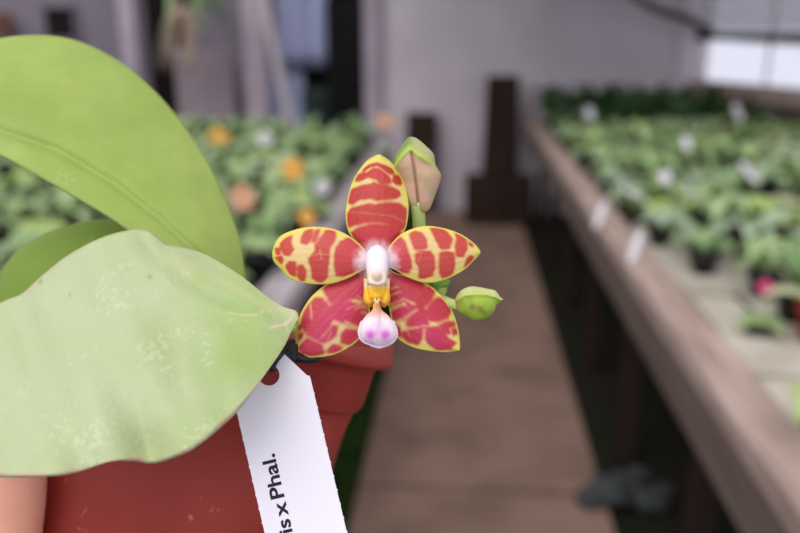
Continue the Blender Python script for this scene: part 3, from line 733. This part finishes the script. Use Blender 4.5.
petal('lateral_sepal', [(372, 262), (357, 272), (332, 281.5), (314, 294.5), (303, 310), (297, 326), (295.6, 342), (296, 350), (297, 355.4)],
      [(371, 280), (369, 297), (368.5, 319), (361.4, 335.5), (350, 346), (332, 354.5), (312, 356.8), (302, 356), (297, 355.4)],
      lambda U, V, X, Y, c: .2402-.0012*U-.0022*c*np.sin(U*3)**.5, ls, (196, 54, 68), st=-1, deep=(196, 36, 52), soft=2.0, glow=16, grow=.65,
      pink=[(333, 318, 15, .75), (347, 305, 10, .6), (322, 340, 14, .6), (360, 290, 6, .3)],
      lines=[([(311, 305), (312, 318)], .8, .7), ([(356, 308), (372, 304)], 1.1, .5), ([(347, 309), (361, 303), (370, 310)], .7, .4), ([(322, 337), (330, 328), (334, 322)], .9, .4), ([(327, 342), (331, 332)], .8, .35), ([(362, 312), (370, 316)], 1, .6),
             ([(353, 300), (366, 309)], .8, .4), ([(357, 296), (370, 302)], .8, .4), ([(346, 322), (362, 330)], 1.3, .8), ([(326, 298), (316, 291)], 1.2, .6)])
rs = [cp(380, 270, 5.92, b) for b in (
 [(0, 0), (50, 0), (150, 30), (270, 80), (255, 120), (220, 160), (200, 190), (130, 190), (60, 130), (20, 60)],
 [(200, 190), (260, 110), (310, 90), (328, 130), (300, 190), (265, 222), (230, 230)],
 [(270, 235), (300, 200), (330, 165), (375, 160), (420, 240), (402, 285), (340, 310), (280, 300), (250, 250)],
 [(345, 325), (400, 303), (452, 310), (440, 332), (405, 350), (420, 372), (400, 385), (370, 360)],
 [(420, 352), (457, 345), (457, 378), (430, 392)],
 [(65, 245), (130, 212), (190, 222), (200, 250), (150, 292), (100, 302), (60, 285)],
 [(155, 310), (180, 270), (230, 240), (262, 280), (252, 322), (190, 335), (160, 330)],
 [(135, 360), (200, 340), (262, 340), (252, 400), (230, 442), (170, 430), (128, 395)],
 [(275, 340), (340, 330), (380, 360), (400, 400), (452, 430), (420, 465), (340, 472), (280, 432), (265, 390)],
 [(20, 120), (80, 95), (120, 140), (140, 190), (80, 215), (30, 230)],
 [(80, 320), (120, 332), (130, 392), (95, 405)], [(150, 190), (260, 220), (280, 300), (300, 340), (230, 345), (190, 300)])]
petal('lateral_sepal', [(384, 262), (393, 272), (408.7, 277), (426.7, 284), (440, 295), (451.5, 310), (457, 327), (459, 342), (458.8, 349.8)],
      [(384, 280), (388.4, 301), (393, 324), (398, 337.5), (411, 345.8), (426.7, 349.8), (444.8, 351.3), (453, 350.5), (458.8, 349.8)],
      lambda U, V, X, Y, c: .2402-.0012*U-.0022*c*np.sin(U*3)**.5, rs, (188, 50, 66), deep=(190, 34, 44), soft=2.0, glow=16, grow=.65,
      pink=[(426, 327, 13, .6), (404, 306, 9, .4), (440, 342, 12, .4), (409, 312, 8, .4)],
      lines=[([(386, 290), (398, 287)], .8, .6), ([(385, 297), (400, 292)], .8, .6), ([(390, 305), (404, 299), (414, 304)], .9, .6), ([(396, 322), (408, 316), (416, 310)], 1.1, .7), ([(424, 330), (424, 340)], .9, .6),
             ([(403, 330), (424, 326), (436, 325)], .9, .6), ([(386, 301), (395, 306)], .8, .5), ([(402, 322), (410, 336)], .6, .3)])

def inflate(name, ra, rb, d, tf, tb, m, colf=None, parent=flower, base=None, nu=44, nt_=40, crease=None, wpow=1.0, hfun=None):
    base = FO if base is None else base
    A = cr(ra, nu); B = cr(rb, nu); W = np.hypot(*(A-B).T); W = (W/W.max())**wpow
    vs = []; X = np.zeros((nu, nt_)); Y = X.copy(); TH = X.copy()
    for i in range(nu):
        mid = (A[i]+B[i])/2; h = (A[i]-B[i])/2
        for j in range(nt_):
            th = 2*math.pi*j/nt_; q = mid+h*math.cos(th); s = math.sin(th)
            X[i, j], Y[i, j] = q; TH[i, j] = s
    D0 = d(X, Y) if callable(d) else np.full(X.shape, d)
    Wg = W[:, None]*np.ones((1, nt_))
    D = D0-np.where(TH > 0, TH*tf, TH*tb)*Wg
    if hfun is not None: D = D-hfun(X, Y)*(TH > 0)*np.clip(TH*2, 0, 1)
    vs = [P(X[i, j], Y[i, j], D[i, j]) for i in range(nu) for j in range(nt_)]
    fs = grid_faces(nu, nt_, True)+[list(range(nt_)), list(range((nu-1)*nt_, nu*nt_))[::-1]]
    c = None if colf is None else colf(X, Y, TH).reshape(-1, 3)
    o = child(name, vs, fs, m, c, parent=parent, base=base)
    b = bmesh.new(); b.from_mesh(o.data); bmesh.ops.remove_doubles(b, verts=b.verts, dist=1e-6); bmesh.ops.recalc_face_normals(b, faces=b.faces); b.to_mesh(o.data); b.free()
    o.data.polygons.foreach_set('use_smooth', [True]*len(o.data.polygons))
    return o
c6 = lambda pts: cp(350, 240, 4.84, pts)
# column
def ccol(X, Y, T):
    g = lerp3((252, 242, 250), (246, 230, 206), sstep(266, 276, Y)); k = np.exp(-(np.hypot((X-377), (Y-277))/4.2)**4)*.75
    g = g*(1-k[..., None])+lin((210, 172, 152))*k[..., None]; k = np.exp(-((np.hypot(X-377, Y-277)-5)/1)**2)*.3; return g*(1-k[..., None])+lin((196, 160, 150))*k[..., None]
inflate('column', c6([(128, 22), (104, 34), (82, 60), (76, 95), (78, 135), (82, 180), (84, 205), (100, 218), (128, 222)]),
        c6([(134, 22), (158, 34), (180, 60), (186, 95), (184, 135), (180, 180), (178, 205), (162, 218), (134, 222)]),
        lambda X, Y: (.2345-.00010*(Y-245)), .0038, .003, M['lip'], ccol, hfun=lambda X, Y: .0012*np.exp(-(np.hypot(X-377, Y-276)/4)**2)-.0006*np.exp(-((np.hypot(X-377, Y-276)-6)/1.2)**2))
# lip side lobes and callus
def ycol(X, Y, T):
    g = lerp3((252, 204, 56), (246, 230, 186), sstep(290, 284, Y)); k = sstep(296, 306, Y)*.5+.2*vnoise(X*.6, Y*.6)
    g = g*(1-k[..., None])+lin((226, 140, 40))*k[..., None]; return g
inflate('lip_side_lobe', c6([(66, 185), (66, 215), (66, 250), (64, 285), (72, 310), (92, 328)]), c6([(90, 190), (92, 220), (98, 250), (108, 280), (116, 300), (112, 322)]), .2345, .003, .002, M['lip'], ycol)
inflate('lip_side_lobe', c6([(170, 190), (168, 220), (160, 250), (150, 280), (144, 300), (148, 322)]), c6([(192, 185), (193, 215), (193, 250), (195, 285), (188, 310), (168, 328)]), .2345, .003, .002, M['lip'], ycol)
inflate('lip_callus', c6([(110, 215), (80, 222), (74, 250), (80, 280), (100, 300), (120, 312)]), c6([(150, 215), (182, 222), (188, 250), (180, 280), (160, 300), (140, 312)]), .2345, .0022, .002, M['lip'], ycol,
        hfun=lambda X, Y: .0016*np.exp(-(np.hypot((X-376)/1.2, (Y-296)/.9)/5)**4))
# lip midlobe
def lcol(X, Y, T):
    g = np.broadcast_to(lin((252, 238, 248)), X.shape+(3,)).copy()
    for x, y, r, a, cc in ((370.5, 335, 6, .95, (214, 84, 204)), (385, 335, 6, .95, (214, 84, 204)), (378, 328, 9, .35, (226, 150, 220))):
        k = np.exp(-(np.hypot(X-x, Y-y)/r)**2.4)*a*(T > -.2); g = g*(1-k[..., None])+lin(cc)*k[..., None]
    k = np.exp(-(np.hypot((X-378)/.7, Y-338)/3.4)**2)*.8; g = g*(1-k[..., None])+lin((238, 214, 196))*k[..., None]
    k = sstep(322, 311, Y)*(.35+.65*(np.sin((X-377)*1.9)**2)); g = g*(1-k[..., None])+lin((228, 150, 60))*k[..., None]
    k = sstep(314, 306, Y)*.6; g = g*(1-k[..., None])+lin((236, 170, 70))*k[..., None]
    return g
lobe = inflate('lip_midlobe', c6([(118, 290), (112, 315), (106, 340), (80, 362), (58, 395), (47, 430), (46, 455), (58, 482), (90, 500), (135, 516)]),
        c6([(142, 290), (146, 315), (156, 340), (182, 362), (208, 395), (222, 430), (225, 455), (214, 482), (185, 503), (141, 516)]),
        lambda X, Y: .2310+.0010*sstep(310, 296, Y), .0040, .0022, M['lip'], lcol, nu=70, nt_=90,
        hfun=lambda X, Y: .0011*np.exp(-((X-378)/1.6)**2)*sstep(335, 318, Y)-.0004*np.exp(-((X-378)/1.2)**2)*sstep(325, 335, Y))
bm = bmesh.new()   # fringe of short papillae along the lobe's edge
ol = cr(c6([(58, 395), (46, 430), (45, 455), (58, 484), (90, 502), (138, 518), (185, 505), (215, 484), (226, 455), (222, 430), (208, 395)]), 54)
for i, (x, y) in enumerate(ol):
    dx, dy = x-378, y-328; L = math.hypot(dx, dy); e = 1.3+0.7*(i*7 % 5)/5
    bm_tube(bm, [P(x-dx/L*1.2, y-dy/L*1.2, .2312)-FO, P(x+dx/L*e*.5, y+dy/L*e*.5, .2312)-FO, P(x+dx/L*e, y+dy/L*e, .2314)-FO], [.0003, .00025, .00008], 6)
link('lip_fringe', bm_mesh(bm), mat('fringe_white', (236, 222, 236), .6, .2), flower)
bm = bmesh.new()   # forked tendrils at the throat
for s in (-1, 1): bm_tube(bm, [P(377, 304, .2285)-FO, P(377+s*2, 299, .2283)-FO, P(377+s*5.2, 302, .2292)-FO], [.0004, .00035, .00015], 8)
link('lip_tendril', bm_mesh(bm), mat('tendril', (242, 214, 150), .5, .3), flower)

# buds
c7 = lambda pts: cp(385, 130, 5.33, pts)
bl = c7([(133, 36), (112, 52), (80, 95), (56, 135), (50, 190), (72, 225), (95, 270), (110, 340), (125, 390), (150, 414), (178, 440)])
br = c7([(143, 36), (172, 46), (220, 85), (260, 130), (270, 185), (298, 237), (290, 285), (268, 345), (250, 395), (232, 428), (200, 444)])
ridge = c7([(50, 195), (95, 130), (132, 92), (180, 130), (225, 160), (278, 195)])
groove = c7([(142, 120), (155, 200), (168, 300), (183, 432)])
def b1(X, Y, T):
    g = lerp3((206, 162, 144), (186, 162, 120), vnoise(X*.15, Y*.15)); k = sstep(196, 208, Y)*.35; g = g*(1-k[..., None])+lin((176, 152, 90))*k[..., None]
    rx = np.array([p[0] for p in ridge]); ry = np.array([p[1] for p in ridge]); yr = np.interp(X, rx, ry)
    up = sstep(1.0, -1.0, Y-yr); uc = lerp3((120, 146, 58), (176, 176, 124), sstep(407, 416, X)); g = g*(1-up[..., None])+uc*up[..., None]
    k = np.exp(-(line_d(X, Y, ridge)/2.4)**2)*.95; g = g*(1-k[..., None])+lin((176, 204, 72))*k[..., None]
    k = np.exp(-(line_d(X, Y, groove)/.9)**2)*.75*(T > 0); g = g*(1-k[..., None])+lin((112, 50, 38))*k[..., None]
    k = np.exp(-(line_d(X, Y, groove)/3)**2)*.3*(T > 0); g = g*(1-k[..., None])+lin((170, 120, 80))*k[..., None]
    k = np.exp(-(line_d(X, Y, bl[3:]+br[3:][::-1])/1.3)**2)*.3; g = g*(1-k[..., None])+lin((176, 190, 96))*k[..., None]; return g
def h1(X, Y):
    rx = np.array([p[0] for p in ridge]); ry = np.array([p[1] for p in ridge]); yr = np.interp(X, rx, ry)
    return .0022*np.exp(-((Y-yr)/4.)**2)*0.6-.0011*np.exp(-(line_d(X, Y, groove)/1.3)**2)
inflate('bud', bl, br, .2425, .0062, .006, M['bud'], b1, parent=orchid, base=OO, nu=80, nt_=96, hfun=h1)['label'] = 'upright hooded bud with pinkish tan face and green ridges'
c8 = lambda pts: cp(430, 275, 9.69, pts)
tl = c8([(238, 285), (244, 230), (275, 175), (330, 130), (400, 110), (480, 117), (560, 133), (625, 148), (655, 175), (680, 212), (712, 236)])
bl2 = c8([(240, 295), (262, 340), (310, 380), (370, 422), (450, 441), (520, 432), (580, 400), (622, 350), (645, 290), (680, 262), (712, 238)])
seam = c8([(262, 240), (330, 195), (450, 185), (560, 190), (640, 215), (690, 240)])
def b2(X, Y, T):
    g = lerp3((146, 176, 52), (166, 192, 70), vnoise(X*.2, Y*.2)); sx_ = np.array([p[0] for p in seam]); sy_ = np.array([p[1] for p in seam])
    up = sstep(.6, -.6, Y-np.interp(X, sx_, sy_)); uc = lerp3((186, 200, 116), (206, 212, 150), vnoise(X*.3+5, Y*.9)); g = g*(1-up[..., None])+uc*up[..., None]
    for x, y, r, a in ((472, 307, 4.2, .8), (480, 309, 4.4, .75), (484, 312, 3, .45), (470, 300, 4, .4), (460, 303, 4, .4), (466, 315, 4, .4)):
        k = np.exp(-(np.hypot(X-x, (Y-y)*1.2)/r)**2)*a; g = g*(1-k[..., None])+lin((118, 96, 34))*k[..., None]
    k = sstep(462, 456, X)*.5; g = g*(1-k[..., None])+lin((176, 130, 74))*k[..., None]
    k = np.exp(-(line_d(X, Y, seam)/.9)**2)*.6; g = g*(1-k[..., None])+lin((186, 206, 70))*k[..., None]; return g
inflate('bud', tl, bl2, .2375, .0052, .005, M['bud'], b2, parent=orchid, base=OO, nu=70, nt_=80,
        hfun=lambda X, Y: .0009*np.exp(-(line_d(X, Y, seam)/2.)**2))['label'] = 'small round yellow-green bud with a pointed tip'

# ================= NAME TAG =================
TG = P(269, 375, .2335); ta = R(13.7)
tv = (RT*math.sin(ta)-UP*math.cos(ta)-F*0.05).normalized(); tu = (RT*math.cos(ta)+UP*math.sin(ta)); tu = (tu-tv*tu.dot(tv)).normalized()
tn = tu.cross(-tv)      # towards the viewer
k = .2335/FPX
tagm = Matrix((tu, -tv, tn)).transposed().to_4x4(); tagm.translation = TG
top = empty('plant_name_tag'); top.matrix_world = tagm
outl = [(-19.5, -17), (19.5, -17), (37, 9.5), (39, 10), (39.6, 12.5)]
vv = 16
right = []; left = []
while vv < 330:
    right += [(39.6, vv), (39.6, vv+11), (40.2, vv+11.6), (40.2, vv+13), (39.6, vv+13.6)]; vv += 14
left = [(-x, y) for x, y in right[::-1]]
outl = outl+right+[(39.6, 332), (-39.6, 332)]+left+[(-39.6, 12.5), (-39, 10), (-37, 9.5)]
bm = bmesh.new()
ov = [bm.verts.new((x*k, -y*k, 0)) for x, y in outl]; oe = [bm.edges.new((ov[i], ov[(i+1) % len(ov)])) for i in range(len(ov))]
hv = [bm.verts.new((10.6*k*math.cos(a), 10.6*k*math.sin(a), 0)) for a in np.linspace(0, 2*math.pi, 40, endpoint=False)]
he = [bm.edges.new((hv[i], hv[(i+1) % 40])) for i in range(40)]
bmesh.ops.triangle_fill(bm, use_beauty=True, use_dissolve=False, edges=oe+he)
bmesh.ops.recalc_face_normals(bm, faces=bm.faces)
me = bm_mesh(bm); o = link('tag_body', me, M['paper'], top, False)
md = o.modifiers.new('t', 'SOLIDIFY'); md.thickness = .0005; md.offset = 0
tag(top, 'white plastic name tag with black lettering tied to the red pot plant', 'tag')
fc = bpy.data.curves.new('lettering', 'FONT'); fc.body = 'is x Phal.'; fc.size = 1.0; fc.align_x = 'RIGHT'; fc.space_word = 0.56; fc.offset = 0.022; fc.extrude = 0.0
fo = bpy.data.objects.new('tmp', fc); COL.objects.link(fo); bpy.context.view_layer.update()
dg = bpy.context.evaluated_depsgraph_get(); tme = bpy.data.meshes.new_from_object(fo.evaluated_get(dg)); bpy.data.objects.remove(fo)
xs = [v.co.x for v in tme.vertices]; w_ = 3.464; x1 = max(xs)
# lettering runs up the tag: end (period) at v=79, start at v~165
sc_x = 85.0/w_*k; sc_y = 19.2*k
for v in tme.vertices:
    a = (v.co.x-x1)*sc_x; b = v.co.y*sc_y
    v.co = (-12.6*k-b, -(76.3*k)+a, .00034)
tme.materials.clear(); tme.materials.append(M['ink'])
o = bpy.data.objects.new('lettering', tme); COL.objects.link(o); o.parent = top
# black tie through the hole
tie = empty('cable_tie', P(288, 352, .236)); TO = tie.location.copy()
def ttube(name, pts, r): return tube_px(name, pts, r, M['black'], tie, 12, 30, TO)
ttube('tie_loop', [(272, 369, .2325), (274, 362, .2300), (280, 354, .2305), (287, 345, .236), (296, 342, .241), (298, 352, .240), (293, 362, .238), (283, 360, .2375), (275, 366, .237), (272, 369, .2345)], .0011)
ttube('tie_tail', [(287, 349, .236), (296, 356, .2375), (305, 358.5, .2395), (316, 358, .242), (322, 352, .246)], [.0013, .0016, .0014, .0011])
box('tie_head', -.0028, .0028, -.0022, .0022, -.0022, .0022, M['black'], tie, bev=.0006)
tag(tie, 'black twisted plastic tie looped through the hole of the white tag', 'tie')

# ================= HAND =================
hand_v = []; hand_e = []; hand_r = []
def hv_(px, py, d, r, par=None):
    hand_v.append(P(px, py, d)); hand_r.append(r); i = len(hand_v)-1
    if par is not None: hand_e.append((par, i))
    return i
palm = hv_(20, 760, .325, .024)
w1 = hv_(-60, 880, .34, .026, palm); w2 = hv_(-150, 1010, .35, .029, w1); w3 = hv_(-260, 1180, .37, .035, w2)
p2 = hv_(95, 735, .325, .020, palm)
t0 = hv_(-6, 670, .297, .0135, palm); t1 = hv_(2, 585, .275, .0118, t0); t1b = hv_(10, 530, .2685, .0113, t1); t2 = hv_(16, 480, .2655, .0112, t1b); t3 = hv_(17, 440, .2655, .009, t2)
for bx, by, kn, mid, tip, r in ((150, 715, (215, 685, .290), (246, 620, .2585), (259, 557, .2568), .0082), (120, 735, (165, 705, .292), (196, 668, .261), (208, 628, .2635), .0086),
                                (85, 745, (120, 722, .292), (148, 690, .259), (158, 648, .262), .0082), (55, 755, (78, 735, .295), (102, 710, .262), (112, 672, .262), .007)):
    a = hv_(bx, by, .318, .012, p2); b = hv_(*kn, r*1.1, a); c = hv_(*mid, r, b); hv_(*tip, r*.86, c)
me = bpy.data.meshes.new('hand'); HO = hand_v[0].copy()
me.from_pydata([tuple(v-HO) for v in hand_v], hand_e, []); ho = bpy.data.objects.new('hand_tmp', me); COL.objects.link(ho)
sk = ho.modifiers.new('skin', 'SKIN'); sk.use_smooth_shade = True; sk.branch_smoothing = 0.6
for i, s in enumerate(me.skin_vertices[0].data): s.radius = (hand_r[i],)*2; s.use_root = (i == 0)
sb = ho.modifiers.new('sub', 'SUBSURF'); sb.levels = 2; sb.render_levels = 2
bpy.context.view_layer.update(); dg = bpy.context.evaluated_depsgraph_get()
hm = bpy.data.meshes.new_from_object(ho.evaluated_get(dg)); bpy.data.objects.remove(ho)
person = empty('person', HO); hm.materials.clear(); link('hand', hm, M['skin'], person)
tag(person, "person's bare hand gripping the red pot, thumb pressed on its side", 'person')
